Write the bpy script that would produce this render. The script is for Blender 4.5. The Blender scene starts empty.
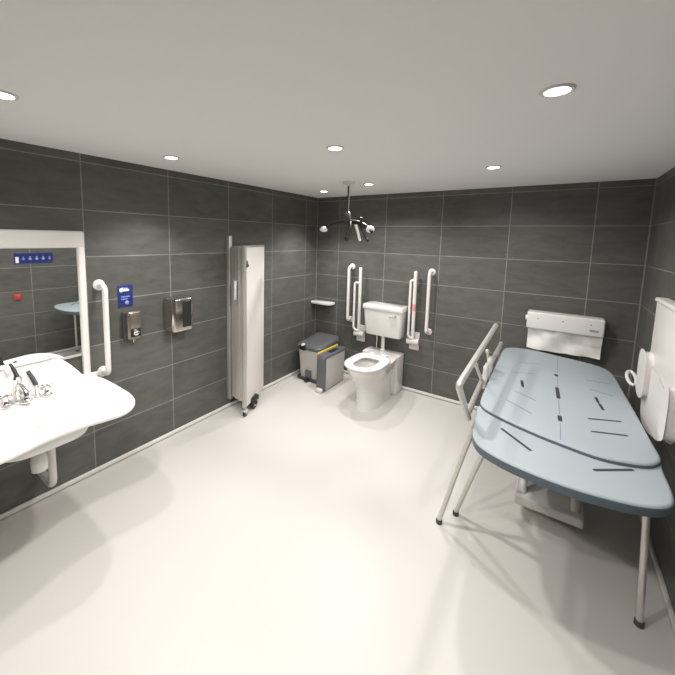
import bpy, bmesh, math, random
from mathutils import Vector, Matrix

random.seed(7)
S = bpy.context.scene
COL = S.collection
PI = math.pi
W = 3.051          # room width (x), left wall x=0, far wall y=0, room runs to y=-4.5
YF = -4.5
H = 2.15

# ------------------------------------------------------------------ materials
def new_mat(name):
    m = bpy.data.materials.new(name); m.use_nodes = True
    nt = m.node_tree
    return m, nt, nt.nodes['Principled BSDF']

def mat(name, col, rough=0.5, metal=0.0, noise=0.04, scale=18.0, bump=0.0, coat=0.0, spec=0.5):
    m, nt, b = new_mat(name)
    tc = nt.nodes.new('ShaderNodeTexCoord')
    n = nt.nodes.new('ShaderNodeTexNoise'); n.inputs['Scale'].default_value = scale; n.inputs['Detail'].default_value = 4
    nt.links.new(tc.outputs['Object'], n.inputs['Vector'])
    r = nt.nodes.new('ShaderNodeMixRGB'); r.blend_type = 'MIX'
    r.inputs[1].default_value = (*[c * (1 - noise) for c in col], 1)
    r.inputs[2].default_value = (*[min(1, c * (1 + noise)) for c in col], 1)
    nt.links.new(n.outputs['Fac'], r.inputs[0])
    nt.links.new(r.outputs[0], b.inputs['Base Color'])
    b.inputs['Roughness'].default_value = rough
    b.inputs['Metallic'].default_value = metal
    b.inputs['Specular IOR Level'].default_value = spec
    b.inputs['Coat Weight'].default_value = coat
    if bump:
        bp = nt.nodes.new('ShaderNodeBump'); bp.inputs['Strength'].default_value = bump; bp.inputs['Distance'].default_value = 0.002
        nt.links.new(n.outputs['Fac'], bp.inputs['Height']); nt.links.new(bp.outputs[0], b.inputs['Normal'])
    return m

def tile_mat(name, axis, off):
    """slate grey 600 x 300 mm stack bonded wall tiles; axis is the horizontal run of the wall"""
    m, nt, b = new_mat(name)
    N = nt.nodes.new; L = nt.links.new
    tc = N('ShaderNodeTexCoord'); sp = N('ShaderNodeSeparateXYZ'); L(tc.outputs['Object'], sp.inputs[0])
    ad = N('ShaderNodeMath'); ad.operation = 'ADD'; ad.inputs[1].default_value = off
    L(sp.outputs[axis], ad.inputs[0])
    cb = N('ShaderNodeCombineXYZ'); L(ad.outputs[0], cb.inputs[0]); L(sp.outputs[2], cb.inputs[1])
    br = N('ShaderNodeTexBrick'); br.offset = 0.0; br.squash = 1.0
    br.inputs['Scale'].default_value = 1.0
    br.inputs['Brick Width'].default_value = 0.6; br.inputs['Row Height'].default_value = 0.3
    br.inputs['Mortar Size'].default_value = 0.0036; br.inputs['Mortar Smooth'].default_value = 0.15
    br.inputs['Bias'].default_value = 0.0
    br.inputs['Color1'].default_value = (0.132, 0.131, 0.119, 1)
    br.inputs['Color2'].default_value = (0.110, 0.108, 0.099, 1)
    br.inputs['Mortar'].default_value = (0.27, 0.275, 0.255, 1)
    L(cb.outputs[0], br.inputs['Vector'])
    # slaty clouding, streaked along the tile
    mp = N('ShaderNodeMapping'); mp.inputs['Scale'].default_value = (3.0, 9.0, 1.0); L(cb.outputs[0], mp.inputs[0])
    n1 = N('ShaderNodeTexNoise'); n1.inputs['Scale'].default_value = 1.6; n1.inputs['Detail'].default_value = 7; n1.inputs['Roughness'].default_value = 0.65; n1.inputs['Distortion'].default_value = 0.6
    L(mp.outputs[0], n1.inputs['Vector'])
    rp = N('ShaderNodeValToRGB'); rp.color_ramp.elements[0].position = 0.3; rp.color_ramp.elements[0].color = (0.74, 0.745, 0.75, 1)
    rp.color_ramp.elements[1].position = 0.72; rp.color_ramp.elements[1].color = (1.12, 1.115, 1.09, 1)
    L(n1.outputs['Fac'], rp.inputs[0])
    mx = N('ShaderNodeMixRGB'); mx.blend_type = 'MULTIPLY'; mx.inputs[0].default_value = 1.0
    L(br.outputs['Color'], mx.inputs[1]); L(rp.outputs[0], mx.inputs[2]); L(mx.outputs[0], b.inputs['Base Color'])
    b.inputs['Roughness'].default_value = 0.42
    b.inputs['Specular IOR Level'].default_value = 0.4
    sb = N('ShaderNodeMath'); sb.operation = 'SUBTRACT'; L(n1.outputs['Fac'], sb.inputs[0]); L(br.outputs['Fac'], sb.inputs[1])
    bp = N('ShaderNodeBump'); bp.inputs['Strength'].default_value = 0.25; bp.inputs['Distance'].default_value = 0.002
    L(sb.outputs[0], bp.inputs['Height']); L(bp.outputs[0], b.inputs['Normal'])
    return m

def emit_mat(name, col, strength):
    m, nt, b = new_mat(name)
    b.inputs['Base Color'].default_value = (*col, 1)
    b.inputs['Emission Color'].default_value = (*col, 1)
    b.inputs['Emission Strength'].default_value = strength
    return m

def mirror_mat():
    m, nt, b = new_mat('mirror_glass')
    b.inputs['Base Color'].default_value = (0.86, 0.88, 0.87, 1)
    b.inputs['Metallic'].default_value = 1.0
    b.inputs['Roughness'].default_value = 0.015
    return m

M = dict(
    tile_left=tile_mat('slate_tiles_left', 1, 0.243 + 6.0),
    tile_right=tile_mat('slate_tiles_right', 1, 0.30 + 6.0),
    tile_back=tile_mat('slate_tiles_back', 0, -0.3216 + 6.0),
    tile_front=tile_mat('slate_tiles_front', 0, 6.0),
    floor=mat('pale_vinyl_floor', (0.66, 0.63, 0.595), 0.38, noise=0.035, scale=260, spec=0.35),
    ceiling=mat('white_ceiling_paint', (0.90, 0.895, 0.88), 0.9, noise=0.01, scale=40, bump=0.1),
    skirt=mat('pale_capping_strip', (0.80, 0.78, 0.735), 0.4),
    sealant=mat('pale_corner_sealant', (0.26, 0.27, 0.255), 0.5),
    ceramic=mat('white_vitreous_china', (0.78, 0.76, 0.735), 0.12, noise=0.008, coat=0.4),
    basin=mat('white_basin_resin', (0.90, 0.89, 0.865), 0.3, noise=0.008),
    seat=mat('white_toilet_seat', (0.83, 0.815, 0.79), 0.22, noise=0.01),
    plastic=mat('white_nylon_tube', (0.79, 0.76, 0.73), 0.3, noise=0.012),
    powder=mat('white_powder_coat', (0.73, 0.705, 0.675), 0.42, noise=0.012),
    screen=mat('cream_screen_panel', (0.78, 0.745, 0.71), 0.45, noise=0.015),
    alu=mat('anodised_aluminium', (0.56, 0.54, 0.50), 0.4, metal=0.55, noise=0.02),
    greige=mat('shaded_screen_panel', (0.36, 0.335, 0.295), 0.5, noise=0.03),  # darker tone for the folded panels, their shade put into the colour
    chrome=mat('chrome', (0.82, 0.81, 0.80), 0.17, metal=1.0, noise=0.01),
    steel=mat('brushed_steel', (0.66, 0.635, 0.59), 0.4, metal=0.55, noise=0.05, scale=60),
    bronze=mat('bronzed_steel', (0.30, 0.265, 0.225), 0.3, metal=0.8, noise=0.05),
    mirror_steel=mat('polished_steel_casing', (0.60, 0.565, 0.53), 0.16, metal=1.0, noise=0.04),
    black=mat('black_plastic', (0.016, 0.017, 0.017), 0.4, noise=0.1),
    dark=mat('dark_grey_plastic', (0.06, 0.062, 0.065), 0.45, noise=0.06),
    bin_body=mat('light_grey_bin_plastic', (0.58, 0.565, 0.525), 0.5, noise=0.03),
    bin_lid=mat('mid_grey_lid_plastic', (0.12, 0.125, 0.13), 0.4, noise=0.05),
    bin_lid_blue=mat('slate_lid_plastic', (0.125, 0.13, 0.15), 0.42, noise=0.05),
    yellow=mat('yellow_liner', (0.78, 0.56, 0.06), 0.5, noise=0.05),
    pad=mat('blue_grey_moulded_foam', (0.365, 0.412, 0.438), 0.55, noise=0.035, scale=6, bump=0.06),
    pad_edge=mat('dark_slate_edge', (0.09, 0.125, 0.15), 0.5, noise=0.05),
    slot=mat('dark_drain_slot', (0.035, 0.045, 0.05), 0.6, noise=0.05),
    groove=mat('moulded_groove', (0.20, 0.265, 0.305), 0.6, noise=0.03),
    paper=mat('white_paper', (0.90, 0.875, 0.84), 0.85, noise=0.015, scale=30, bump=0.1),
    blue=mat('royal_blue_sign', (0.020, 0.031, 0.17), 0.35, noise=0.03),
    pale_blue=mat('pale_blue_print', (0.25, 0.34, 0.72), 0.4, noise=0.03),
    print_white=mat('white_print', (0.82, 0.84, 0.88), 0.4, noise=0.01),
    pale_white=mat('pale_blue_white_print', (0.46, 0.54, 0.76), 0.4, noise=0.02),
    red=mat('red_plastic', (0.50, 0.05, 0.045), 0.35, noise=0.03),
    pinkred=mat('faded_red_label', (0.75, 0.33, 0.31), 0.45, noise=0.05),
    grey_print=mat('grey_print', (0.30, 0.31, 0.34), 0.5, noise=0.05),
    water=mat('still_water', (0.50, 0.52, 0.51), 0.03, noise=0.01),
    grey_pipe=mat('grey_waste_pipe', (0.52, 0.51, 0.49), 0.4, noise=0.02),
    mirror=mirror_mat(),
    lamp=emit_mat('lit_downlight_lens', (1.0, 0.94, 0.86), 14.0),
)

# ------------------------------------------------------------------ mesh helpers
class MB:
    """collects shapes (with materials) into one mesh"""
    def __init__(self):
        self.bm = bmesh.new(); self.mats = []
    def mi(self, m):
        if m not in self.mats: self.mats.append(m)
        return self.mats.index(m)
    def _paint(self, faces, m, smooth):
        i = self.mi(m)
        for f in faces: f.material_index = i; f.smooth = smooth
    def box(self, lo, hi, m, bevel=0.0, seg=3, rot=None, pivot=None, smooth=None):
        bm = self.bm
        before = set(bm.faces)
        vs = [bm.verts.new((x, y, z)) for x in (lo[0], hi[0]) for y in (lo[1], hi[1]) for z in (lo[2], hi[2])]
        idx = [(0, 1, 3, 2), (4, 6, 7, 5), (0, 4, 5, 1), (2, 3, 7, 6), (0, 2, 6, 4), (1, 5, 7, 3)]
        fs = [bm.faces.new([vs[k] for k in q]) for q in idx]
        if bevel > 0:
            es = list({e for f in fs for e in f.edges})
            bmesh.ops.bevel(bm, geom=es, offset=bevel, segments=seg, affect='EDGES', profile=0.5)
        new = [f for f in bm.faces if f not in before]
        self._paint(new, m, bevel > 0 if smooth is None else smooth)
        if rot is not None:
            vv = list({v for f in new for v in f.verts})
            bmesh.ops.rotate(bm, verts=vv, cent=pivot or (0, 0, 0), matrix=rot)
        return new
    def tube(self, pts, r, m, n=14, closed=False, cap=True, rend=None):
        bm = self.bm
        P = [Vector(p) for p in pts]; k = len(P)
        T = []
        for i in range(k):
            a = P[(i - 1) % k] if (closed or i > 0) else P[i]
            b = P[(i + 1) % k] if (closed or i < k - 1) else P[i]
            T.append((b - a).normalized())
        up = Vector((0, 0, 1)) if abs(T[0].z) < 0.9 else Vector((1, 0, 0))
        u = (up - T[0] * up.dot(T[0])).normalized()
        rings = []
        for i in range(k):
            u = (u - T[i] * u.dot(T[i])).normalized(); v = T[i].cross(u)
            rr = r[i] if isinstance(r, (list, tuple)) else r
            rings.append([bm.verts.new(P[i] + rr * (math.cos(2 * PI * j / n) * u + math.sin(2 * PI * j / n) * v)) for j in range(n)])
        fs = []
        for i in range(k if closed else k - 1):
            A, B = rings[i], rings[(i + 1) % k]
            for j in range(n):
                fs.append(bm.faces.new((A[j], A[(j + 1) % n], B[(j + 1) % n], B[j])))
        if cap and not closed:
            fs.append(bm.faces.new(rings[0][::-1])); fs.append(bm.faces.new(rings[-1]))
        self._paint(fs, m, True)
        return fs
    def loft(self, rings, m, cap0=True, cap1=True, smooth=True):
        bm = self.bm
        R = [[bm.verts.new(p) for p in ring] for ring in rings]
        n = len(R[0]); fs = []
        for A, B in zip(R[:-1], R[1:]):
            for j in range(n):
                fs.append(bm.faces.new((A[j], A[(j + 1) % n], B[(j + 1) % n], B[j])))
        if cap0: fs.append(bm.faces.new(R[0][::-1]))
        if cap1: fs.append(bm.faces.new(R[-1]))
        self._paint(fs, m, smooth)
        return fs
    def lathe(self, prof, origin, axis, m, n=28):
        """prof: (radius, height along axis)"""
        ax = Vector(axis).normalized(); o = Vector(origin)
        up = Vector((0, 0, 1)) if abs(ax.z) < 0.9 else Vector((1, 0, 0))
        u = (up - ax * up.dot(ax)).normalized(); v = ax.cross(u)
        rings = [[o + ax * h + max(r, 1e-4) * (math.cos(2 * PI * j / n) * u + math.sin(2 * PI * j / n) * v) for j in range(n)] for r, h in prof]
        return self.loft(rings, m)
    def ball(self, c, r, m, sc=(1, 1, 1)):
        bm = self.bm; before = set(bm.faces)
        bmesh.ops.create_uvsphere(bm, u_segments=18, v_segments=12, radius=r, matrix=Matrix.Translation(c) @ Matrix.Diagonal((*sc, 1)))
        new = [f for f in bm.faces if f not in before]
        self._paint(new, m, True)
        return new
    def prism(self, outline, z0, z1, m, bevel=0.0, seg=3, side=None):
        """outline (x,y) list, extruded z0..z1, rim rounded"""
        n = len(outline)
        def inset(d):
            out = []
            for i in range(n):
                p0, p1, p2 = (Vector((*outline[(i + k) % n], 0)) for k in (-1, 0, 1))
                t = (p2 - p0).normalized(); nn = Vector((-t.y, t.x, 0))
                out.append(p1 + nn * d)
            return out
        rings = []
        if bevel > 0:
            for k in range(seg + 1):
                a = k / seg * PI / 2
                rings.append([(p.x, p.y, z0 + bevel * (1 - math.sin(a))) for p in inset(bevel * (1 - math.cos(a)) if False else bevel * (1 - math.sin(a)))])
            rings[0] = [(p.x, p.y, z0) for p in inset(bevel)]
            for k in range(1, seg + 1):
                a = k / seg * PI / 2
                rings[k] = [(p.x, p.y, z0 + bevel * (1 - math.cos(a))) for p in inset(bevel * (1 - math.sin(a)))]
            for k in range(seg + 1):
                a = k / seg * PI / 2
                rings.append([(p.x, p.y, z1 - bevel * (1 - math.sin(a))) for p in inset(bevel * (1 - math.cos(a)))])
        else:
            rings = [[(x, y, z0) for x, y in outline], [(x, y, z1) for x, y in outline]]
        fs = self.loft(rings, m, smooth=bevel > 0)
        if side is not None:
            i = self.mi(side)
            for f in fs[:-1]:
                zc = f.calc_center_median().z
                if zc < z1 - bevel * 0.75: f.material_index = i
        return fs
    def build(self, name, parent=None, autosmooth=True):
        bmesh.ops.recalc_face_normals(self.bm, faces=self.bm.faces[:])
        me = bpy.data.meshes.new(name); self.bm.to_mesh(me); self.bm.free()
        for mm in self.mats: me.materials.append(mm)
        if autosmooth:
            try: me.set_sharp_from_angle(angle=math.radians(42))
            except Exception: pass
        o = bpy.data.objects.new(name, me); COL.objects.link(o)
        if parent is not None:
            o.parent = parent
            o.matrix_parent_inverse = Matrix.Translation(-world_loc(parent))
        return o

def world_loc(o):
    v = Vector(o.location)
    return v

def thing(name, label, cat, loc, group=None):
    o = bpy.data.objects.new(name, None); COL.objects.link(o)
    o.location = loc; o.empty_display_size = 0.1
    o['label'] = label; o['category'] = cat
    if group: o['group'] = group
    return o

def tag(o, label, cat, group=None):
    o['label'] = label; o['category'] = cat
    if group: o['group'] = group
    return o

def sub(mb, name, part):
    """a sub-part: vertices are in world coordinates, its part sits under a thing"""
    o = mb.build(name)
    o.parent = part
    o.matrix_parent_inverse = Matrix.Identity(4)   # parts carry identity world transforms
    return o

def struct(mb, name):
    o = mb.build(name, autosmooth=False); o['kind'] = 'structure'; return o

def shift(mb, dx, dy):
    for v in mb.bm.verts: v.co.x += dx; v.co.y += dy

def arc(c, r, a0, a1, n, plane='xy', fixed=0.0):
    out = []
    for i in range(n + 1):
        a = math.radians(a0 + (a1 - a0) * i / n)
        p, q = c[0] + r * math.cos(a), c[1] + r * math.sin(a)
        out.append({'xy': (p, q, fixed), 'xz': (p, fixed, q), 'yz': (fixed, p, q)}[plane])
    return out

def fillet(pts, r, n=6):
    """round the inner corners of a 3-d polyline"""
    P = [Vector(p) for p in pts]; out = [P[0]]
    for i in range(1, len(P) - 1):
        a = (P[i - 1] - P[i]); b = (P[i + 1] - P[i])
        d = min(r, a.length * 0.48, b.length * 0.48)
        s, e = P[i] + a.normalized() * d, P[i] + b.normalized() * d
        for k in range(n + 1):
            t = k / n
            out.append((1 - t) ** 2 * s + 2 * t * (1 - t) * P[i] + t * t * e)
    out.append(P[-1])
    return out

def smooth_loop(pts, n=6):
    """closed Catmull-Rom through 2-d points"""
    out = []; k = len(pts)
    for i in range(k):
        p0, p1, p2, p3 = (Vector(pts[(i + j) % k]) for j in (-1, 0, 1, 2))
        for s in range(n):
            t = s / n
            out.append(tuple(0.5 * ((2 * p1) + (-p0 + p2) * t + (2 * p0 - 5 * p1 + 4 * p2 - p3) * t * t + (-p0 + 3 * p1 - 3 * p2 + p3) * t ** 3)))
    return out

def superellipse(cx, cy, a, b, e, n=48):
    out = []
    for i in range(n):
        t = 2 * PI * i / n; c, s = math.cos(t), math.sin(t)
        out.append((cx + a * math.copysign(abs(c) ** (2 / e), c), cy + b * math.copysign(abs(s) ** (2 / e), s)))
    return out

# ------------------------------------------------------------------ room shell
m = MB(); m.box((-0.12, YF, -0.1), (0, 0.0, H + 0.1), M['tile_left']); struct(m, 'wall_left')
m = MB(); m.box((-0.12, 0, -0.1), (W + 0.12, 0.12, H + 0.1), M['tile_back']); struct(m, 'wall_back')
m = MB(); m.box((W, YF, -0.1), (W + 0.12, 0.0, H + 0.1), M['tile_right']); struct(m, 'wall_right')
m = MB(); m.box((-0.12, YF - 0.12, -0.1), (W + 0.12, YF, H + 0.1), M['tile_front']); struct(m, 'wall_front')
m = MB(); m.box((0, YF, -0.1), (W, 0, 0), M['floor']); struct(m, 'floor')
m = MB(); m.box((0, YF, H), (W, 0, H + 0.1), M['ceiling']); struct(m, 'ceiling')
def skirting(name, lo, hi):
    m = MB(); m.box(lo, hi, M['skirt'], 0.003, 2); struct(m, name)
skirting('baseboard_left', (0, YF, 0.008), (0.018, -0.018, 0.034))
skirting('baseboard_back', (0.0, -0.018, 0.008), (W, 0, 0.034))
skirting('baseboard_right', (W - 0.018, YF, 0.008), (W, -0.018, 0.034))
for i, x in enumerate((0.0, W - 0.006)):      # pale sealant run in the two far corners
    m = MB(); m.box((x, -0.006, 0.034), (x + 0.006, 0, H), M['sealant']); struct(m, 'trim_%d' % (i + 1))

# ------------------------------------------------------------------ recessed downlights
SPOTS = [(0.42, -0.50, 0.85, 100), (1.05, -0.72, 1.15, 150), (2.10, -1.00, 0.85, 168), (0.42, -2.28, 0.85, 104), (0.80, -3.20, 0.75, 140),
         (1.45, -1.95, 1.35, 170), (2.45, -2.20, 0.6, 165), (1.50, -3.45, 1.5, 150), (2.55, -3.30, 0.8, 150)]
SPOT_W = 46.0
SPOT_LABELS = ['white recessed downlight in the ceiling above the corner shelf', 'white recessed downlight in the ceiling directly over the toilet',
               'white recessed downlight in the ceiling between toilet and bed, near the back wall', 'white recessed downlight in the ceiling above the soap dispenser',
               'white recessed downlight in the ceiling above the washbasin', 'white recessed downlight in the ceiling over the middle of the room',
               'white recessed downlight in the ceiling above the changing bed', 'white recessed downlight in the ceiling over the open floor near the viewer',
               'white recessed downlight in the ceiling just above the viewer']
for (x, y, k, cone), lab in zip(SPOTS, SPOT_LABELS):
    t = thing('downlight', lab, 'ceiling light', (x, y, H), 'recessed ceiling downlights')
    m = MB(); m.lathe([(0.036, -0.001), (0.037, -0.006), (0.046, -0.008), (0.05, -0.004), (0.05, 0.0)], (x, y, H), (0, 0, 1), M['powder']); m.build('bezel', t)
    m = MB(); m.lathe([(0.0, -0.004), (0.034, -0.004), (0.035, -0.002), (0.035, 0.0)], (x, y, H), (0, 0, 1), M['lamp']); m.build('lens', t)
    ld = bpy.data.lights.new('downlight_beam', 'SPOT'); ld.energy = SPOT_W * k; ld.color = (1.0, 0.975, 0.95)
    ld.spot_size = math.radians(cone); ld.spot_blend = 0.6; ld.shadow_soft_size = 0.04
    lo = bpy.data.objects.new('downlight_beam', ld); COL.objects.link(lo); lo.location = (x, y, H - 0.02); lo.parent = t
    lo.matrix_parent_inverse = Matrix.Translation(-Vector((x, y, H)))

# ------------------------------------------------------------------ mirror with white surround
ym = -3.035
t = thing('wall_mirror', 'tall white framed mirror on the dark tiles above the washbasin', 'mirror', (0, ym, 0.70))
yR, yL = -2.655, -3.415
m = MB(); m.box((0.003, yL + 0.03, 0.873), (0.02, yR - 0.03, 1.575), M['mirror']); m.build('glass', t, autosmooth=False)
m = MB()
m.box((0.001, yL, 1.56), (0.04, yR, 1.665), M['powder'], 0.014, 4)
m.build('top_panel', t)
for a, b in ((yR - 0.042, yR), (yL, yL + 0.042)):
    m = MB(); m.box((0.001, a, 0.70), (0.036, b, 1.60), M['powder'], 0.01, 3); m.build('side_rail', t)
m = MB(); m.box((0.002, yL + 0.04, 0.86), (0.026, yR - 0.04, 0.874), M['alu'], 0.003, 2); m.build('bottom_rail', t)

# sticker on the mirror
def pictogram(mb, y, z, s, mt, x=0.0225, up=1):
    # simple person-like mark: dot and body, raised print
    mb.lathe([(0, 0), (s * 0.17, 0), (s * 0.17, 0.0004), (0, 0.0004)], (x, y, z + s * 0.30), (1, 0, 0), mt, 12)
    mb.box((x, y - s * 0.2, z - s * 0.42), (x + 0.0004, y + s * 0.2, z + s * 0.08), mt)
    mb.box((x, y - s * 0.36, z - s * 0.18), (x + 0.0004, y + s * 0.36, z - s * 0.02), mt)
t = thing('hand_washing_sign', 'narrow blue sticker with a row of white pictograms on the mirror', 'sign', (0.021, -2.915, 1.52))
m = MB(); m.box((0.0205, -3.008, 1.472), (0.0222, -2.826, 1.532), M['blue'], 0.0006, 1); m.build('panel', t)
m = MB(); m.box((0.0222, -3.003, 1.478), (0.0227, -2.988, 1.512), M['print_white']); m.build('white_tab', t)
m = MB()
for k in range(5):
    pictogram(m, -2.967 + k * 0.031, 1.503, 0.023, M['pale_white'] if k in (1, 2, 3) else M['pale_blue'])
m.build('pictograms', t, autosmooth=False)

# ------------------------------------------------------------------ washbasin
t = thing('washbasin', 'wide white wheelchair washbasin with a concave front under the mirror', 'washbasin', (0, -3.04, 0.62))
zb = 0.735
half = [(0.03, 0.372), (0.10, 0.378), (0.22, 0.392), (0.40, 0.392), (0.55, 0.384), (0.64, 0.36), (0.70, 0.315), (0.728, 0.25), (0.715, 0.16), (0.695, 0.07)]
pts = [(x, -3.04 + d) for x, d in half] + [(x, -3.04 - d) for x, d in half[::-1]]
outl = smooth_loop(pts, 4)
cx, cy = 0.40, -3.04
def scaled(f, z, dx=0.0):
    return [(cx + (x - cx) * f + dx, cy + (y - cy) * f, z) for x, y in outl]
bowl = lambda f, z: [(0.40 + 0.235 * f * math.cos(a), -3.04 + 0.27 * f * math.sin(a), z) for a in [math.atan2((y - cy) / 0.27, (x - cx) / 0.235) for x, y in outl]]
bow2 = lambda f, z: [(0.36 + 0.255 * f * (abs(math.cos(a)) ** 0.55) * math.copysign(1, math.cos(a)), -3.06 + 0.20 * f * (abs(math.sin(a)) ** 0.55) * math.copysign(1, math.sin(a)), z) for a in [math.atan2((y - cy) / 0.27, (x - cx) / 0.235) for x, y in outl]]
def dish(f):
    return 0.734 - 0.075 * (0.5 + 0.5 * math.cos(PI * min(1.0, f / 1.12)))
rings = [bow2(0.90, 0.622), bow2(0.97, 0.628), bow2(1.0, 0.642), bow2(1.02, 0.70), scaled(0.96, 0.712), scaled(0.99, 0.715), scaled(1.0, 0.722), scaled(1.0, 0.731), scaled(0.994, 0.735),
         scaled(0.97, 0.735)] + [bowl(f, dish(f)) for f in (1.12, 1.05, 0.97, 0.88, 0.78, 0.66, 0.54, 0.42, 0.30, 0.18, 0.06)]
m = MB(); m.loft(rings, M['basin']); bas = m.build('bowl', t)
# raised upstand at the back
N_ = 28; prof = []
front, back, lowr = [], [], []
ys = [-3.04 + 0.355 * (-1 + 2 * k / N_) for k in range(N_ + 1)]
def uph(y):
    d = abs(y + 3.04) / 0.355
    return 0.165 if d < 0.5 else 0.165 * (0.5 + 0.5 * math.cos(PI * (d - 0.5) / 0.5)) ** 0.8 + 0.004
rings = []
for y in ys:
    h = uph(y)
    rings.append([(0.038, y, 0.722), (0.15, y, 0.722), (0.148, y, 0.722 + 0.25 * h), (0.13, y, 0.722 + 0.6 * h), (0.108, y, 0.722 + 0.9 * h), (0.09, y, 0.722 + h), (0.055, y, 0.722 + h), (0.042, y, 0.722 + 0.95 * h)])
m = MB(); m.loft(rings, M['basin']); m.build('upstand', t)
m = MB(); m.lathe([(0, 0), (0.02, 0), (0.022, 0.002), (0.02, 0.004), (0, 0.003)], (0.40, -3.055, 0.658), (0, 0, 1), M['steel'])
m.build('waste_plug', t)
m = MB(); m.lathe([(0, 0.0), (0.009, 0.0), (0.012, 0.002), (0.012, 0.005)], (0.335, -3.065, 0.664), (0.2, 0, 1), M['steel']); m.build('overflow', t)
m = MB()
m.tube(fillet([(0.36, -3.05, 0.64), (0.36, -3.05, 0.50), (0.36, -3.05, 0.42)], 0.02), 0.02, M['grey_pipe'])
m.lathe([(0.022, 0.40), (0.036, 0.41), (0.038, 0.47), (0.03, 0.50), (0.02, 0.505)], (0.36, -3.05, 0.0), (0, 0, 1), M['ceramic'])
m.tube(fillet([(0.36, -3.05, 0.485), (0.20, -3.05, 0.485), (0.01, -3.05, 0.485)], 0.02), 0.017, M['grey_pipe'])
m.build('bottle_trap', t)
m = MB(); m.tube(fillet([(0.20, -2.95, 0.64), (0.20, -2.95, 0.18), (0.01, -2.95, 0.18)], 0.05), 0.021, M['plastic']); m.build('supply_pipe', t)
for y in (-2.80, -3.28):
    m = MB(); m.box((0.002, y - 0.02, 0.52), (0.05, y + 0.02, 0.72), M['powder'], 0.006); m.box((0.002, y - 0.015, 0.66), (0.30, y + 0.015, 0.70), M['powder'], 0.006); m.build('wall_bracket', t)

# taps
t = thing('mixer_tap', 'chrome mixer tap with tall spout and black lever between two cross handles', 'tap', (0.165, -3.065, 0.735))
m = MB()
m.lathe([(0.030, 0), (0.030, 0.008), (0.021, 0.014), (0.018, 0.03), (0.018, 0.12), (0.021, 0.13), (0.015, 0.142), (0, 0.144)], (0.165, -3.068, 0.733), (0, 0, 1), M['chrome'])
m.build('tap_body', t)
m = MB(); m.tube(fillet([(0.168, -3.068, 0.825), (0.215, -3.068, 0.84), (0.285, -3.066, 0.825), (0.292, -3.066, 0.80)], 0.03), 0.0115, M['chrome']); m.build('spout', t)
m = MB(); m.tube([(0.16, -3.066, 0.872), (0.142, -3.072, 0.905), (0.122, -3.084, 0.94)], [0.011, 0.0095, 0.007], M['black']); m.ball((0.135, -3.10, 0.915), 0.016, M['print_white'], (0.8, 1, 1.5)); m.build('lever', t)
m = MB(); m.tube([(0.17, -2.985, 0.735), (0.165, -2.988, 0.80)], [0.012, 0.0115], M['chrome']); m.tube([(0.165, -2.988, 0.80), (0.15, -2.998, 0.84), (0.130, -3.012, 0.88)], [0.012, 0.0115, 0.010], M['dark']); m.lathe([(0.02, 0), (0.02, 0.006), (0.014, 0.012)], (0.17, -2.985, 0.734), (0, 0, 1), M['chrome']); m.build('spray_handset', t)
for nm, (x, y) in (('handle', (0.19, -2.945)), ('handle', (0.185, -3.125)), ('handle', (0.20, -3.045))):
    m = MB()
    m.lathe([(0.028, 0), (0.029, 0.006), (0.018, 0.012), (0.012, 0.02), (0.012, 0.042), (0.017, 0.046), (0.017, 0.058), (0.008, 0.064), (0, 0.065)], (x, y, 0.733), (0, 0, 1), M['chrome'])
    for a in (25, 115):
        dx, dy = 0.034 * math.cos(math.radians(a)), 0.034 * math.sin(math.radians(a))
        m.tube([(x - dx, y - dy, 0.785), (x - dx * .5, y - dy * .5, 0.785), (x + dx * .5, y + dy * .5, 0.785), (x + dx, y + dy, 0.785)], [0.0085, 0.006, 0.006, 0.0085], M['chrome'], 10)
    m.build(nm, t)

# ------------------------------------------------------------------ straight grab rails
def grab_rail(label, base, out, z0, z1, so=0.085, side=(0, 0, 0), r=0.0175, group='white vertical grab rails'):
    base = Vector(base); out = Vector(out)
    t = thing('grab_rail', label, 'grab rail', (base.x, base.y, z0), group)
    s = Vector(side)
    a0, a1 = Vector((base.x, base.y, z0)), Vector((base.x, base.y, z1))
    m = MB(); m.tube(fillet([a0 + out * 0.006, a0 + out * so + s * 0.5, a1 + out * so + s * 0.5, a1 + out * 0.006], 0.06, 8), r, M['plastic'], 16); m.build('tube', t)
    for a in (a0, a1):
        m = MB(); m.lathe([(0.036, 0.0005), (0.037, 0.008), (0.033, 0.013), (0.021, 0.016)], a, out, M['plastic']); m.build('flange', t)
    return t
grab_rail('white grab rail on the left wall between the mirror and blue sign', (0.0, -2.572, 0), (1, 0, 0), 0.71, 1.31, 0.09)
grab_rail('white grab rail left of the toilet, nearest the corner shelf', (0.523, 0.0, 0), (0, -1, 0), 0.69, 1.325, 0.085)
grab_rail('white grab rail right of the toilet, nearest the changing bed', (1.455, 0.0, 0), (0, -1, 0), 0.70, 1.33, 0.085)

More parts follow.
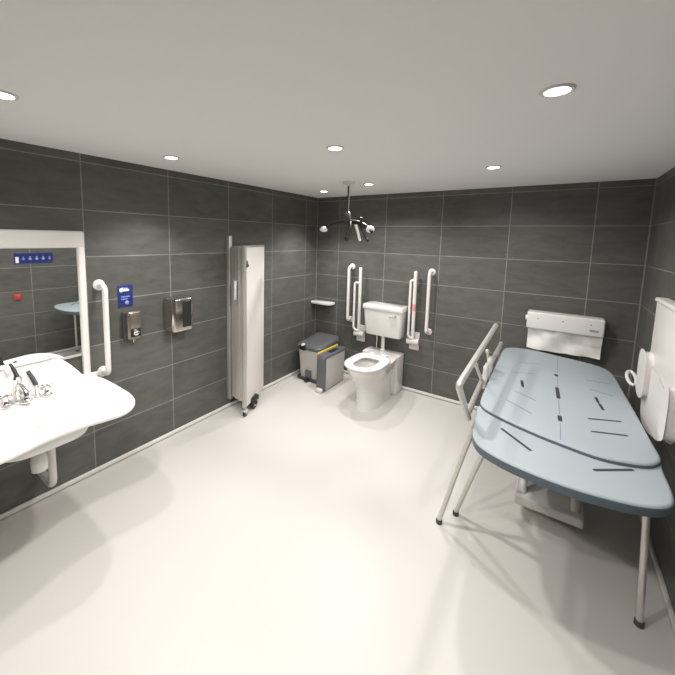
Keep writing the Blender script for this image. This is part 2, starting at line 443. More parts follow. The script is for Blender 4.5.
# ------------------------------------------------------------------ hinged support rails, folded up
def support_rail(label, x, inner, zlow, ztop, red=False):
    t = thing('hinged_support_rail', label, 'grab rail', (x, 0, zlow - 0.2), 'folded hinged support rails')
    m = MB(); m.box((x - 0.055, -0.022, zlow - 0.10), (x + 0.055, -0.001, zlow + 0.10), M['powder'], 0.01, 3)
    m.tube([(x - 0.065, -0.05, zlow), (x + 0.06, -0.05, zlow)], 0.033, M['powder'], 18)
    m.box((x - 0.045, -0.055, zlow - 0.03), (x + 0.045, -0.015, zlow + 0.03), M['powder'], 0.008)
    m.build('hinge_plate', t)
    m = MB()
    pth = fillet([(x, -0.055, zlow), (x, -0.06, ztop - 0.02), (x, -0.09, ztop), (x, -0.125, ztop - 0.02), (x, -0.13, ztop - 0.16)], 0.035, 6)
    m.tube([(x + inner[0] * 0, -0.055, zlow), (x, -0.075, zlow + 0.1), (x, -0.08, ztop)], 0.0185, M['plastic'], 16)
    m.ball((x, -0.08, ztop), 0.0185, M['plastic'])
    m.build('outer_tube', t)
    m = MB(); xi = x + inner[0]
    m.tube(fillet([(x, -0.08, inner[1]), (xi, -0.085, inner[1]), (xi, -0.085, zlow + 0.06), (x, -0.065, zlow + 0.03)], 0.03), 0.0135, M['plastic'], 14)
    m.build('inner_tube', t)
    if red:
        m = MB(); m.tube([(x, -0.0795, 0.915), (x, -0.0795, 0.985)], 0.0191, M['pinkred'], 16); m.build('label_band', t)['label'] = 'small red label band'
    return t
support_rail('white hinged support rail folded up on the left of the cistern', 0.672, (-0.066, 1.15), 0.545, 1.315)
support_rail('white hinged support rail with red label, folded up right of the cistern', 1.312, (-0.046, 1.235), 0.575, 1.32, True)

# ------------------------------------------------------------------ blue sign, soap dispenser, hand dryer (left wall)
t = thing('blue_sign', 'small royal blue notice with white hand symbol above the soap dispenser', 'sign', (0.001, -2.40, 1.21))
m = MB(); m.box((0.0005, -2.452, 1.135), (0.004, -2.347, 1.292), M['blue'], 0.0015, 2); m.build('panel', t)
m = MB()
xs = 0.0042
m.ball((xs, -2.428, 1.258), 0.014, M['print_white'], (0.03, 0.9, 1.1))
m.box((xs, -2.424, 1.248), (xs + 0.0006, -2.372, 1.262), M['print_white'])
for k in range(3): m.box((xs, -2.42 + 0.014 * k, 1.262), (xs + 0.0006, -2.412 + 0.014 * k, 1.275 - 0.002 * k), M['print_white'])
m.build('hand_symbol', t, autosmooth=False)
m = MB()
m.box((xs, -2.43, 1.205), (xs + 0.0005, -2.37, 1.213), M['pale_blue']); m.box((xs, -2.43, 1.188), (xs + 0.0005, -2.385, 1.195), M['pale_blue'])
m.lathe([(0, 0), (0.015, 0), (0.015, 0.0005), (0, 0.0005)], (xs, -2.39, 1.163), (1, 0, 0), M['pale_blue'], 20)
m.build('print', t, autosmooth=False)

t = thing('soap_dispenser', 'small bronzed metal soap dispenser on the left wall below the blue sign', 'soap dispenser', (0, -2.378, 0.90))
m = MB(); m.box((0.0, -2.433, 0.90), (0.03, -2.323, 1.105), M['dark'], 0.01, 3); m.box((0.028, -2.428, 0.905), (0.085, -2.328, 1.11), M['bronze'], 0.016, 4); m.build('casing', t)
m = MB(); m.box((0.084, -2.413, 0.985), (0.0875, -2.345, 1.092), M['bronze'], 0.003, 2); m.build('front_panel', t)
m = MB(); m.box((0.08, -2.413, 0.925), (0.087, -2.340, 0.985), M['black'], 0.004, 2); m.build('recess', t)
m = MB(); m.tube([(0.085, -2.380, 0.965), (0.102, -2.380, 0.955)], 0.021, M['chrome'], 18); m.ball((0.103, -2.380, 0.955), 0.020, M['chrome'], (0.5, 1, 0.9)); m.build('push_button', t)
m = MB(); m.tube([(0.06, -2.378, 0.905), (0.062, -2.378, 0.882)], 0.009, M['chrome'], 12); m.build('nozzle', t)

t = thing('hand_dryer', 'polished steel hand dryer with black front panel on the left wall', 'hand dryer', (0, -1.97, 0.87))
y0, y1, z0, z1 = -2.112, -1.92, 0.895, 1.165
def dloop(d, z):
    r = 0.032; x1 = 0.132 - d; a, b = y0 + d, y1 - d
    out = [(0.001, a, z)] + [(x1 - r + r * math.sin(math.radians(15 * k)), a + r - r * math.cos(math.radians(15 * k)), z) for k in range(7)]
    out += [(x1 - r + r * math.cos(math.radians(15 * k)), b - r + r * math.sin(math.radians(15 * k)), z) for k in range(7)] + [(0.001, b, z)]
    return out
m = MB(); m.loft([dloop(0.012, z0), dloop(0.002, z0 + 0.008), dloop(0.0, z0 + 0.02), dloop(0.0, z1 - 0.02), dloop(0.002, z1 - 0.008), dloop(0.012, z1)], M['mirror_steel']); m.build('casing', t)
m = MB(); m.box((0.130, y0 + 0.085, z0 + 0.035), (0.1345, y1 - 0.028, z1 - 0.03), M['black'], 0.0015, 2); m.build('front_panel', t)
m = MB(); m.box((0.04, y0 + 0.05, z0 - 0.02), (0.10, y1 - 0.05, z0 + 0.003), M['dark'], 0.006); m.build('air_outlet', t)

# ------------------------------------------------------------------ folding privacy screen
t = thing('folding_screen', 'tall cream folding privacy screen closed up against the left wall', 'screen', (0.03, -1.45, 0))
m = MB(); m.box((0.002, -1.475, 0.09), (0.042, -1.435, 1.655), M['alu'], 0.004, 2)
m.build('wall_post', t)
def panel(p, q, th, z0, z1, mt, name, edge=None):
    p, q = Vector((*p, 0)), Vector((*q, 0)); d = (q - p); L_ = d.length; ang = math.atan2(d.y, d.x)
    m = MB(); R = Matrix.Rotation(ang, 3, 'Z')
    m.box((0, -th / 2, z0), (L_, th / 2, z1), mt, 0.003, 2)
    if edge is not None:
        m.box((-0.004, -th / 2 - 0.003, z0 - 0.004), (0.016, th / 2 + 0.003, z1 + 0.004), edge, 0.003, 2)
        m.box((-0.002, -th / 2 - 0.002, z1 - 0.004), (L_, th / 2 + 0.002, z1 + 0.014), edge, 0.003, 2)
    bmesh.ops.rotate(m.bm, verts=m.bm.verts[:], cent=(0, 0, 0), matrix=R); bmesh.ops.translate(m.bm, verts=m.bm.verts[:], vec=p)
    return m.build(name, t)
near = [(0.075, -1.458), (0.135, -1.470), (0.195, -1.482)]
far = [(0.034, -1.16), (0.056, -1.16), (0.078, -1.16)]
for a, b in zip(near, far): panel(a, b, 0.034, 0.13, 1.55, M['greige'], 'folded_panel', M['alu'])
for x, y in ((0.048, -1.452), (0.108, -1.458), (0.168, -1.470), (0.226, -1.478)):  # dark strips added to draw the shade in the gaps between panels
    m = MB(); m.box((x - 0.006, y - 0.004, 0.14), (x + 0.006, y + 0.02, 1.545), M['dark'], 0.003, 2); m.build('gap_shade_strip', t)
endp = panel((0.260, -1.496), (0.104, -1.095), 0.03, 0.085, 1.56, M['screen'], 'end_panel', M['alu'])
m = MB(); m.box((0.138, -1.506, 1.08), (0.155, -1.486, 1.255), M['print_white'], 0.004, 2); m.build('pull_handle', t)
m = MB(); m.lathe([(0, 0), (0.015, 0.0), (0.018, 0.006), (0.012, 0.014), (0, 0.015)], (0.270, -1.472, 1.40), (0.94, 0.33, 0), M['dark']); m.box((0.266, -1.480, 1.385), (0.276, -1.464, 1.44), M['dark'], 0.003); m.build('latch', t)
for (x, y, mt) in ((0.260, -1.483, M['chrome']), (0.215, -1.33, M['black'])):
    m = MB(); k = 1.0 if mt is M['chrome'] else 1.45
    m.tube([(x, y, 0.125), (x, y, 0.07)], 0.011, M['steel'], 12)
    m.box((x - 0.016 * k, y - 0.024 * k, 0.04), (x + 0.016 * k, y + 0.024 * k, 0.072), mt, 0.006)
    m.lathe([(0.010, -0.011 * k), (0.029 * k, -0.011 * k), (0.031 * k, -0.006), (0.031 * k, 0.006), (0.029 * k, 0.011 * k), (0.010, 0.011 * k)], (x, y, 0.0312 * k), (1, 0.3, 0), M['black'])
    m.lathe([(0.0, -0.014 * k), (0.012 * k, -0.014 * k), (0.012 * k, 0.014 * k), (0.0, 0.014 * k)], (x, y, 0.0312 * k), (1, 0.3, 0), M['steel'])
    m.build('castor', t)
m = MB(); m.box((0.15, -1.42, 0.075), (0.235, -1.27, 0.125), M['black'], 0.012); m.build('foot_bracket', t)

# ------------------------------------------------------------------ corner shelf
m = MB()
pl = [(0.004, -0.004), (0.004, -0.11), (0.012, -0.122), (0.025, -0.126), (0.22, -0.122), (0.255, -0.112), (0.28, -0.092), (0.292, -0.06), (0.294, -0.004)]
m.prism(pl, 0.832, 0.868, M['ceramic'], 0.010, 3)
tag(m.build('corner_shelf'), 'small white curved shelf fixed in the corner above the bins', 'shelf')

# ------------------------------------------------------------------ pedal bins
t = thing('pedal_bin', 'larger light grey pedal bin with domed grey lid in the corner', 'bin', (0.22, -0.27, 0))
def taper(mb, x0, x1, y0, y1, z0, z1, mt, inset=0.012, rr=0.03):
    def rr_loop(d, z):
        a, b, c, e = x0 + d, x1 - d, y0 + d, y1 - d
        out = []
        for (cx_, cy_, s) in ((b - rr, e - rr, 0), (a + rr, e - rr, 90), (a + rr, c + rr, 180), (b - rr, c + rr, 270)):
            for k in range(6):
                an = math.radians(s + 18 * k); out.append((cx_ + rr * math.cos(an), cy_ + rr * math.sin(an), z))
        return out
    mb.loft([rr_loop(inset + 0.004, z0), rr_loop(inset, z0 + 0.008), rr_loop(0, z1)], mt)
    return rr_loop
m = MB(); taper(m, 0.065, 0.385, -0.495, -0.06, 0.012, 0.385, M['bin_body'], 0.02, 0.045); shift(m, 0.03, 0.0); m.build('body', t)
m = MB(); taper(m, 0.055, 0.392, -0.50, -0.055, 0.0, 0.03, M['dark'], 0.0, 0.045); shift(m, 0.03, 0.0); m.build('base', t)
m = MB()
def lidloop(d, z, slope):
    a, b, c, e = 0.050 + d, 0.395 - d, -0.512 + d, -0.045 - d
    rr = 0.06; out = []
    for (cx_, cy_, s) in ((b - rr, e - rr, 0), (a + rr, e - rr, 90), (a + rr, c + rr, 180), (b - rr, c + rr, 270)):
        for k in range(6):
            an = math.radians(s + 18 * k); y = cy_ + rr * math.sin(an)
            out.append((cx_ + rr * math.cos(an), y, z + slope * (y + 0.5)))
    return out
m.loft([lidloop(0.006, 0.372, 0.02), lidloop(0.0, 0.385, 0.06), lidloop(0.0, 0.405, 0.09), lidloop(0.012, 0.418, 0.11), lidloop(0.05, 0.426, 0.12), lidloop(0.11, 0.43, 0.12)], M['bin_lid']); shift(m, 0.03, 0.0); m.build('lid', t)
m = MB(); m.box((0.115, -0.525, 0.365), (0.20, -0.45, 0.425), M['black'], 0.012); m.lathe([(0, 0), (0.026, 0), (0.026, 0.012), (0.016, 0.02), (0, 0.022)], (0.155, -0.50, 0.419), (0, -0.35, 1), M['bin_body']); shift(m, 0.03, 0.0); m.build('lid_latch', t)
m = MB(); m.box((0.185, -0.50, 0.03), (0.265, -0.47, 0.13), M['bin_lid'], 0.006); m.box((0.20, -0.545, 0.012), (0.25, -0.48, 0.04), M['black'], 0.006); shift(m, 0.03, 0.0); m.build('pedal', t)

t = thing('sanitary_bin', 'narrow grey bin with yellow liner edge standing beside the larger bin', 'bin', (0.50, -0.33, 0))
m = MB(); taper(m, 0.470, 0.578, -0.61, -0.20, 0.006, 0.372, M['bin_body'], 0.008, 0.02); m.build('body', t)
m = MB(); m.box((0.468, -0.638, 0.01), (0.575, -0.595, 0.385), M['bin_lid'], 0.014); m.build('front', t)
m = MB(); m.box((0.462, -0.625, 0.370), (0.586, -0.19, 0.402), M['bin_lid_blue'], 0.012); m.box((0.505, -0.48, 0.395), (0.56, -0.32, 0.407), M['black'], 0.004); m.build('lid', t)
m = MB(); m.box((0.459, -0.61, 0.375), (0.476, -0.20, 0.418), M['yellow'], 0.006); m.build('liner_edge', t)['label'] = 'yellow liner edge'
m = MB(); m.box((0.485, -0.675, 0.004), (0.56, -0.63, 0.045), M['powder'], 0.012); m.build('pedal', t)

# ------------------------------------------------------------------ toilet
cxw = 1.055
t = thing('toilet', 'white raised toilet with low level cistern against the back wall', 'toilet', (cxw, 0, 0))
def dring(yf, yb, hw, z, e=2.5, n=40, wb=None):
    """egg shaped ring, front at yf (towards the room), back at yb"""
    out = []; yc = yb + (yf - yb) * 0.55
    for i in range(n):
        a = 2 * PI * i / n; c, s = math.cos(a), math.sin(a)
        hy = (yc - yf) if s < 0 else (yb - yc); ee = 2.1 if s < 0 else 4.0
        out.append((cxw + hw * math.copysign(abs(c) ** (2 / ee), c), yc + hy * math.copysign(abs(s) ** (2 / ee), s), z))
    return out
m = MB()
m.loft([dring(-0.74, -0.17, 0.128, 0.0), dring(-0.735, -0.17, 0.122, 0.02), dring(-0.72, -0.17, 0.115, 0.10), dring(-0.735, -0.17, 0.118, 0.20), dring(-0.78, -0.17, 0.14, 0.29),
        dring(-0.84, -0.17, 0.17, 0.36), dring(-0.872, -0.17, 0.183, 0.41), dring(-0.876, -0.17, 0.186, 0.432), dring(-0.86, -0.19, 0.175, 0.438),
        dring(-0.82, -0.40, 0.125, 0.434), dring(-0.80, -0.42, 0.115, 0.40), dring(-0.75, -0.46, 0.085, 0.32), dring(-0.70, -0.52, 0.05, 0.28), dring(-0.68, -0.58, 0.02, 0.275)], M['ceramic'])
m.build('pan', t)
m = MB(); m.loft([dring(-0.74, -0.47, 0.083, 0.315), dring(-0.70, -0.52, 0.03, 0.316)], M['water']); m.build('water', t)
# seat ring
m = MB()
oo = lambda d, z: dring(-0.885 + d, -0.375 - d, 0.192 - d, z)
ii = lambda d, z: dring(-0.80 - d, -0.485 + d, 0.098 + d, z)
R_ = [oo(0.006, 0.440), oo(0.0, 0.447), oo(0.002, 0.458), oo(0.012, 0.465), oo(0.03, 0.467), ii(0.02, 0.466), ii(0.006, 0.461), ii(0.0, 0.450), ii(0.004, 0.441)]
fsx = m.loft(R_ + [R_[0]], M['seat'], cap0=False, cap1=False)
bmesh.ops.remove_doubles(m.bm, verts=m.bm.verts[:], dist=1e-5)
m.build('seat', t)
for s in (-1, 1):
    m = MB(); m.tube([(cxw + s * 0.07 - 0.025, -0.345, 0.452), (cxw + s * 0.07 + 0.025, -0.345, 0.452)], 0.014, M['seat'], 14); m.build('seat_hinge', t)
m = MB(); m.box((0.80, -0.215, 0.002), (1.212, -0.019, 0.418), M['ceramic'], 0.01, 3); m.build('pipe_boxing', t)
# cistern
def cring(w, yfront, z, r=0.03):
    out = []
    x0, x1, y0, y1 = 1.006 - w, 1.006 + w, yfront, -0.012
    for (cx_, cy_, s) in ((x1 - r, y1 - 0.006, 0), (x0 + r, y1 - 0.006, 90), (x0 + r, y0 + r, 180), (x1 - r, y0 + r, 270)):
        rr = r if s >= 180 else 0.006
        for k in range(7):
            an = math.radians(s + 15 * k); out.append((cx_ + (rr if s >= 180 else r) * math.cos(an), cy_ + rr * math.sin(an), z))
    return out
m = MB(); m.loft([cring(0.185, -0.155, 0.598), cring(0.20, -0.172, 0.604), cring(0.206, -0.18, 0.626), cring(0.225, -0.198, 0.89)], M['ceramic']); cst = m.build('cistern', t)
m = MB(); m.loft([cring(0.231, -0.205, 0.888), cring(0.236, -0.21, 0.895), cring(0.236, -0.21, 0.928), cring(0.229, -0.203, 0.942), cring(0.195, -0.17, 0.947)], M['ceramic']); sub(m, 'lid', cst)
m = MB(); m.lathe([(0, 0), (0.014, 0), (0.014, 0.014), (0.009, 0.018), (0, 0.018)], (1.16, -0.196, 0.845), (0, -1, 0), M['chrome']); m.tube([(1.16, -0.217, 0.845), (1.13, -0.22, 0.842), (1.10, -0.222, 0.838)], [0.008, 0.007, 0.009], M['chrome'], 12); sub(m, 'flush_lever', cst)
m = MB(); m.tube([(0.995, -0.105, 0.61), (0.995, -0.105, 0.42)], 0.019, M['plastic'], 16); m.lathe([(0.019, 0), (0.028, 0.004), (0.028, 0.02), (0.019, 0.024)], (0.995, -0.105, 0.4165), (0, 0, 1), M['plastic']); m.build('flush_pipe', t)
m = MB(); m.tube(fillet([(0.90, -0.06, 0.62), (0.90, -0.06, 0.54), (0.895, -0.05, 0.416)], 0.02), 0.0075, M['chrome'], 12); m.build('supply_pipe', t)

# ------------------------------------------------------------------ hoist spreader bar
yh = -0.9
t = thing('hoist_spreader_bar', 'black curved hoist spreader bar with white hook tips hanging from the ceiling', 'hoist', (0.93, yh, 1.62))
xh = 0.945
m = MB(); m.tube([(xh, yh, 1.865), (xh, yh, H - 0.03)], 0.009, M['dark'], 10); m.build('strap', t)
m = MB(); m.lathe([(0.010, 0.05), (0.022, 0.045), (0.028, 0.02), (0.028, -0.012), (0.018, -0.024)], (xh, yh, 1.825), (0, 0, 1), M['dark']); m.tube(arc((xh, 1.872), 0.018, 0, 340, 16, 'xz', yh), 0.006, M['steel'], 8); m.build('swivel', t)
def arm(pts, r, tipm, tip, tr, sc):
    m = MB(); m.tube(fillet(pts, 0.06, 6), r, M['black'], 12); o = m.build('arm', t)
    m = MB(); m.ball(tip, tr, tipm, sc); sub(m, 'hook_tip', o)
arm([(1.06, yh, 1.792), (0.93, yh, 1.81), (0.80, yh + .01, 1.792), (0.72, yh + 0.01, 1.745)], 0.0195, M['print_white'], (0.695, yh, 1.737), 0.031, (1.35, 1, 0.85))
arm([(0.95, yh, 1.805), (1.04, yh, 1.80), (1.11, yh - .01, 1.775), (1.155, yh - 0.01, 1.748)], 0.0195, M['print_white'], (1.175, yh - 0.01, 1.738), 0.032, (1.2, 1, 0.95))
arm([(0.985, yh - 0.02, 1.80), (1.005, yh - 0.06, 1.75), (0.995, yh - 0.09, 1.665)], 0.014, M['black'], (0.99, yh - 0.09, 1.652), 0.018, (1, 1, 1.2))
arm([(1.06, yh, 1.795), (1.09, yh + .02, 1.73), (1.135, yh + 0.02, 1.655)], 0.0135, M['black'], (1.14, yh + 0.02, 1.648), 0.015, (1, 1, 1.2))
m = MB(); m.tube([(1.045, yh - 0.03, 1.775), (1.07, yh - 0.03, 1.71), (1.092, yh - 0.03, 1.638)], [0.013, 0.013, 0.012], M['powder'], 12); m.build('sling_clip', t)
m = MB(); m.ball((1.085, yh - 0.01, 1.825), 0.018, M['black']); m.build('grip_knob', t)
m = MB(); m.tube([(1.19, yh - 0.03, 1.728), (1.207, yh - 0.04, 1.715)], 0.014, M['black'], 12); m.build('end_cap', t)
m = MB(); m.lathe([(0.055, 0.0), (0.055, -0.012), (0.04, -0.02), (0.015, -0.035)], (xh, yh, H - 0.0005), (0, 0, 1), M['powder']); m.build('ceiling_mount', t)

# ------------------------------------------------------------------ couch roll dispenser
t = thing('couch_roll_dispenser', 'white paper couch roll dispenser on the back wall at the bed head', 'paper dispenser', (2.585, 0, 0.91))
m = MB(); m.box((2.325, -0.135, 0.918), (2.848, 0.0, 1.063), M['plastic'], 0.014, 4); cs = m.build('casing', t)
for x in (2.405, 2.579, 2.76):
    m = MB(); m.lathe([(0, 0), (0.006, 0), (0.006, 0.0015), (0, 0.002)], (x, -0.1345, 1.012), (0, -1, 0), M['grey_print'], 12); m.build('screw_cap', t)
m = MB(); m.box((2.755, -0.1358, 0.957), (2.812, -0.1345, 0.975), M['grey_print']); m.build('maker_plate', t, autosmooth=False)
m = MB(); m.tube([(2.328, -0.07, 1.0), (2.312, -0.07, 1.0)], 0.022, M['powder'], 18); m.build('roll_knob', t)
# paper sheet with soft waves
m = MB(); bm = m.bm
NX, NZ = 40, 24; grid = []
for j in range(NZ + 1):
    row = []
    for i in range(NX + 1):
        u, v = i / NX, j / NZ
        x = 2.338 + 0.506 * u
        z = 0.925 - 0.195 * v
        amp = 0.010 * math.sin(min(1, v * 3) * PI / 2)
        y = -0.105 + 0.045 * min(1, v * 1.8) * (0.6 + 0.4 * math.cos(u * 7.5 + 0.6)) + amp * math.sin(u * 11 + 3.5 * v) + 0.006 * math.sin(u * 23 - 5 * v)
        row.append((x, y, z))
    grid.append(row)
A = [[bm.verts.new(p) for p in r] for r in grid]; B_ = [[bm.verts.new((p[0], p[1] + 0.002, p[2])) for p in r] for r in grid]
fs = []
for j in range(NZ):
    for i in range(NX):
        fs.append(bm.faces.new((A[j][i], A[j][i + 1], A[j + 1][i + 1], A[j + 1][i])))
        fs.append(bm.faces.new((B_[j][i], B_[j + 1][i], B_[j + 1][i + 1], B_[j][i + 1])))
for i in range(NX):
    fs.append(bm.faces.new((A[0][i], B_[0][i], B_[0][i + 1], A[0][i + 1]))); fs.append(bm.faces.new((A[NZ][i], A[NZ][i + 1], B_[NZ][i + 1], B_[NZ][i])))
for j in range(NZ):
    fs.append(bm.faces.new((A[j][0], A[j + 1][0], B_[j + 1][0], B_[j][0]))); fs.append(bm.faces.new((A[j][NX], B_[j][NX], B_[j + 1][NX], A[j + 1][NX])))
m._paint(fs, M['paper'], True); m.build('paper_sheet', t)

# ------------------------------------------------------------------ changing bed
t = thing('changing_bed', 'blue grey padded adult changing bed along the right wall', 'changing bed', (2.56, -1.0, 0))
zt = 0.725
main = [(2.175, -0.33), (2.178, -0.23), (2.215, -0.155), (2.30, -0.112), (2.42, -0.108), (2.55, -0.145), (2.70, -0.19), (2.81, -0.235), (2.87, -0.30), (2.898, -0.42), (2.912, -0.70), (2.928, -1.10), (2.938, -1.40), (2.944, -1.54),
        (2.925, -1.605), (2.88, -1.655), (2.80, -1.69), (2.72, -1.705), (2.62, -1.69), (2.50, -1.66), (2.37, -1.612), (2.27, -1.56), (2.215, -1.51), (2.193, -1.43), (2.186, -1.2), (2.18, -0.8)]
main = smooth_loop(main[::-1], 4)
main = [tuple(p) for p in main]
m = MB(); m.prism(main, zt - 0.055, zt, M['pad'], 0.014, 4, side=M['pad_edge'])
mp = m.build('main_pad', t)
# drain slots and grooves, as thin recessed-looking strips
def strips(name, lst, mt, parent, z):
    for (x0, y0_, x1, y1_, w) in lst:
        m = MB()
        a, b = Vector((x0, y0_, 0)), Vector((x1, y1_, 0)); d = (b - a).normalized()
        pl = []
        for s0, c in ((90, a), (270, b)):
            for k in range(7):
                an = math.radians(s0 + 30 * k); pl.append((c.x + w / 2 * (math.cos(an) * d.x - math.sin(an) * d.y), c.y + w / 2 * (math.cos(an) * d.y + math.sin(an) * d.x)))
        m.prism(pl, z - 0.004, z + 0.0006, mt)
        sub(m, name, parent)
STRIPS_MAIN_DARK = [(2.369, -0.955, 2.376, -1.01, .016), (2.374, -1.0, 2.383, -1.065, .016), (2.558, -0.675, 2.56, -0.70, .022), (2.564, -0.945, 2.572, -1.12, .02), (2.577, -1.385, 2.579, -1.44, .02), (2.758, -0.965, 2.764, -1.04, .015), (2.768, -1.06, 2.778, -1.14, .015),
    (2.706, -1.318, 2.839, -1.252, .013), (2.709, -1.47, 2.845, -1.412, .014)]
STRIPS_MAIN_GROOVE = [(2.298, -0.818, 2.429, -0.76, .009), (2.348, -1.172, 2.458, -1.245, .008), (2.322, -1.346, 2.448, -1.445, .010), (2.727, -0.658, 2.854, -0.641, .010), (2.738, -0.83, 2.842, -0.874, .009), (2.32, -0.55, 2.45, -0.50, .007), (2.566, -0.25, 2.5665, -0.62, .004), (2.5665, -0.73, 2.568, -0.92, .004), (2.573, -1.15, 2.576, -1.36, .004), (2.579, -1.47, 2.58, -1.66, .004)]
#STRIPS#
strips('drain_slot', STRIPS_MAIN_DARK, M['slot'], mp, zt)
strips('moulded_groove', STRIPS_MAIN_GROOVE, M['groove'], mp, zt)
foot = [(2.205, -1.44), (2.2, -1.60), (2.212, -1.75), (2.228, -1.835), (2.268, -1.905), (2.35, -1.952), (2.45, -1.978), (2.58, -1.99), (2.70, -1.98), (2.82, -1.95), (2.90, -1.90), (2.935, -1.82), (2.94, -1.65), (2.93, -1.46), (2.75, -1.42), (2.4, -1.42)]
foot = [tuple(p) for p in smooth_loop(foot, 4)]
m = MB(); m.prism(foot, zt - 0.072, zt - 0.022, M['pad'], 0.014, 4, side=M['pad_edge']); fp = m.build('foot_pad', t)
STRIPS_FOOT = [(2.337, -1.68, 2.466, -1.803, .016), (2.70, -1.80, 2.83, -1.70, .016)]
#STRIPSFOOT#
strips('drain_slot', STRIPS_FOOT, M['slot'], fp, zt - 0.022)
# under frame
m = MB()
for x in (2.30, 2.82): m.box((x - 0.02, -1.85, zt - 0.105), (x + 0.02, -0.16, zt - 0.073), M['powder'], 0.004)
for y in (-0.25, -0.95, -1.78): m.box((2.24, y - 0.02, zt - 0.11), (2.88, y + 0.02, zt - 0.078), M['powder'], 0.004)
m.build('frame', t)
m = MB(); m.box((2.40, -1.30, 0.07), (2.74, -0.60, 0.13), M['powder'], 0.012)
for y0_, y1_ in ((-1.25, -0.65), (-0.65, -1.25)): m.tube([(2.44, y0_, 0.12), (2.44, y1_, zt - 0.10)], 0.022, M['powder']); m.tube([(2.70, y0_, 0.12), (2.70, y1_, zt - 0.10)], 0.022, M['powder'])
m.build('scissor_lift', t)
for (x0, y0_, x1, y1_) in ((2.2, -1.53, 2.2, -2.72), (2.31, -1.80, 2.30, -2.60), (2.86, -1.80, 2.86, -2.60)):
    pass
for pts in ([(2.205, -1.60, 0.66), (2.14, -1.62, 0.40), (2.055, -1.645, 0.02)], [(2.285, -1.70, 0.63), (2.222, -1.625, 0.40), (2.12, -1.52, 0.02)], [(2.885, -1.70, 0.652), (2.90, -1.69, 0.40), (2.92, -1.68, 0.02)]):
    m = MB(); m.tube(fillet(pts, 0.12), 0.013, M['steel'], 14); m.lathe([(0.018, 0), (0.018, 0.02), (0.014, 0.025)], (pts[-1][0], pts[-1][1], 0.0), (0, 0, 1), M['dark'], 16); m.build('leg', t)
for y in (-0.25, -0.45):
    pass
# wall arms that carry the head end
for x in (2.40, 2.78):
    m = MB(); m.box((x - 0.025, -0.30, zt - 0.12), (x + 0.025, -0.001, zt - 0.06), M['powder'], 0.006); m.build('wall_arm', t)
# side rail
xr = 2.15
m = MB()
m.tube(fillet([(xr, -0.63, 1.008), (xr, -1.862, 0.948), (xr, -1.525, 0.632)], 0.05, 8), 0.0165, M['steel'], 16); sr = m.build('side_rail', t)
m = MB(); m.tube([(xr, -0.17, 0.748), (xr, -1.0, 0.733), (xr, -1.545, 0.672)], 0.0165, M['steel'], 16); m.ball((xr, -0.17, 0.748), 0.019, M['steel']); sub(m, 'lower_tube', sr)
for (a, b) in (((xr, -1.13, 0.727), (2.125, -1.255, 0.868)), ((xr, -0.82, 0.735), (2.135, -0.86, 0.855))):
    m = MB(); m.tube([a, b], 0.010, M['steel'], 12); m.ball(b, 0.016, M['steel']); sub(m, 'stay', sr)
for (y, dz) in ((-1.06, 0.0), (-0.90, 0.0)):
    m = MB(); m.box((2.150, y - 0.06, zt - 0.06), (2.178, y + 0.05, zt + 0.10), M['plastic'], 0.012, 4); sub(m, 'hinge_bracket', sr)

# ------------------------------------------------------------------ folded shower seat on the right wall
t = thing('folding_shower_seat', 'white folding shower seat closed against the right wall beside the bed', 'shower seat', (W, -1.1, 0.57))
xf = 2.965
m = MB(); m.box((3.015, -1.48, 0.80), (W - 0.001, -0.95, 1.30), M['powder'], 0.015, 4); m.build('back_plate', t)
m = MB(); m.box((xf + 0.012, -1.50, 0.86), (3.014, -0.90, 1.355), M['plastic'], 0.016, 4); m.build('seat_panel', t)
m = MB(); m.box((xf + 0.004, -1.505, 1.338), (3.03, -0.896, 1.364), M['plastic'], 0.011, 4); m.build('top_rim', t)
def slab(name, outline, x0, x1, bev=0.010):
    # outline in (y, z), extruded along x
    m = MB(); m.prism(outline, x0, x1, M['plastic'], bev, 4)
    for v in m.bm.verts: v.co = Vector((v.co.z, v.co.x, v.co.y))
    return m.build(name, t)
def cap_outline(pts, n=4): return [tuple(p) for p in smooth_loop(pts, n)]
# splayed leg flaps with rounded feet
slab('leg_flap', cap_outline([(-0.90, 0.95), (-0.905, 0.75), (-0.95, 0.66), (-1.10, 0.66), (-1.24, 0.69), (-1.33, 0.715), (-1.385, 0.75), (-1.395, 0.82), (-1.37, 0.93), (-1.15, 0.98)]), xf + 0.004, 3.010)
slab('leg_flap', cap_outline([(-1.45, 1.01), (-1.425, 0.92), (-1.43, 0.82), (-1.455, 0.785), (-1.49, 0.785), (-1.515, 0.82), (-1.52, 0.95), (-1.50, 1.02)]), xf - 0.02, 3.010)
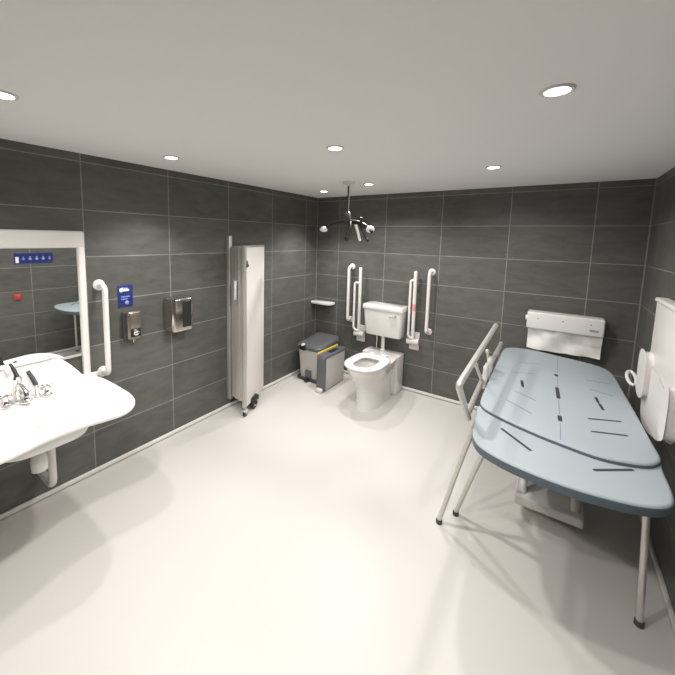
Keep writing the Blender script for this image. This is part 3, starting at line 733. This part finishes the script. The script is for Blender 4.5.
# armrest with its ring, beyond the far edge of the panel
slab('armrest', cap_outline([(-0.93, 1.045), (-0.875, 1.03), (-0.852, 0.985), (-0.858, 0.84), (-0.885, 0.80), (-0.945, 0.795), (-1.0, 0.81), (-1.025, 0.85), (-1.02, 1.0), (-0.99, 1.04)]), 2.945, 2.985, 0.015)
m = MB(); m.tube([(2.955 + 0.022 * math.cos(k * PI / 8), -0.655 + 0.075 * math.sin(k * PI / 8) + 0.01, 0.795 + 0.022 * math.sin(k * PI / 8) ) for k in range(16)], 0.010, M['plastic'], 10, closed=True); m.build('ring', t)


# ------------------------------------------------------------------ alarm button (seen in the mirror)
t = thing('alarm_button', 'red alarm call button on the opposite wall, seen in the mirror', 'button', (W, -2.255, 0.79))
m = MB(); m.box((W - 0.012, -2.295, 0.80), (W, -2.215, 0.87), M['red'], 0.004); m.build('plate', t)
m = MB(); m.lathe([(0, 0), (0.032, 0), (0.032, 0.016), (0.024, 0.022), (0, 0.024)], (W - 0.011, -2.255, 0.83), (-1, 0, 0), M['red']); m.build('push_disc', t)

# ------------------------------------------------------------------ world, camera, view
w = bpy.data.worlds.new('dim_room_world'); S.world = w; w.use_nodes = True
w.node_tree.nodes['Background'].inputs[0].default_value = (0.5, 0.5, 0.5, 1); w.node_tree.nodes['Background'].inputs[1].default_value = 0.05

cd = bpy.data.cameras.new('camera'); co = bpy.data.objects.new('camera', cd); COL.objects.link(co)
cd.sensor_width = 36; cd.sensor_fit = 'HORIZONTAL'; cd.lens = 344.997 / 675 * 36
cd.shift_x = (337.5 - 312.581) / 675; cd.shift_y = (276.416 - 337.5) / 675
cd.clip_start = 0.02
R = Matrix.Rotation(0.61424, 3, 'Z') @ Matrix.Rotation(PI / 2 - 0.11202, 3, 'X') @ Matrix.Rotation(0.0221, 3, 'Z')
co.matrix_world = Matrix.Translation((2.49329, -3.61636, 1.65664)) @ R.to_4x4()
S.camera = co
S.view_settings.view_transform = 'Standard'; S.view_settings.look = 'None'
S.view_settings.exposure = 0.0; S.view_settings.gamma = 1.0
try: S.view_settings.use_curve_mapping = False
except Exception: pass
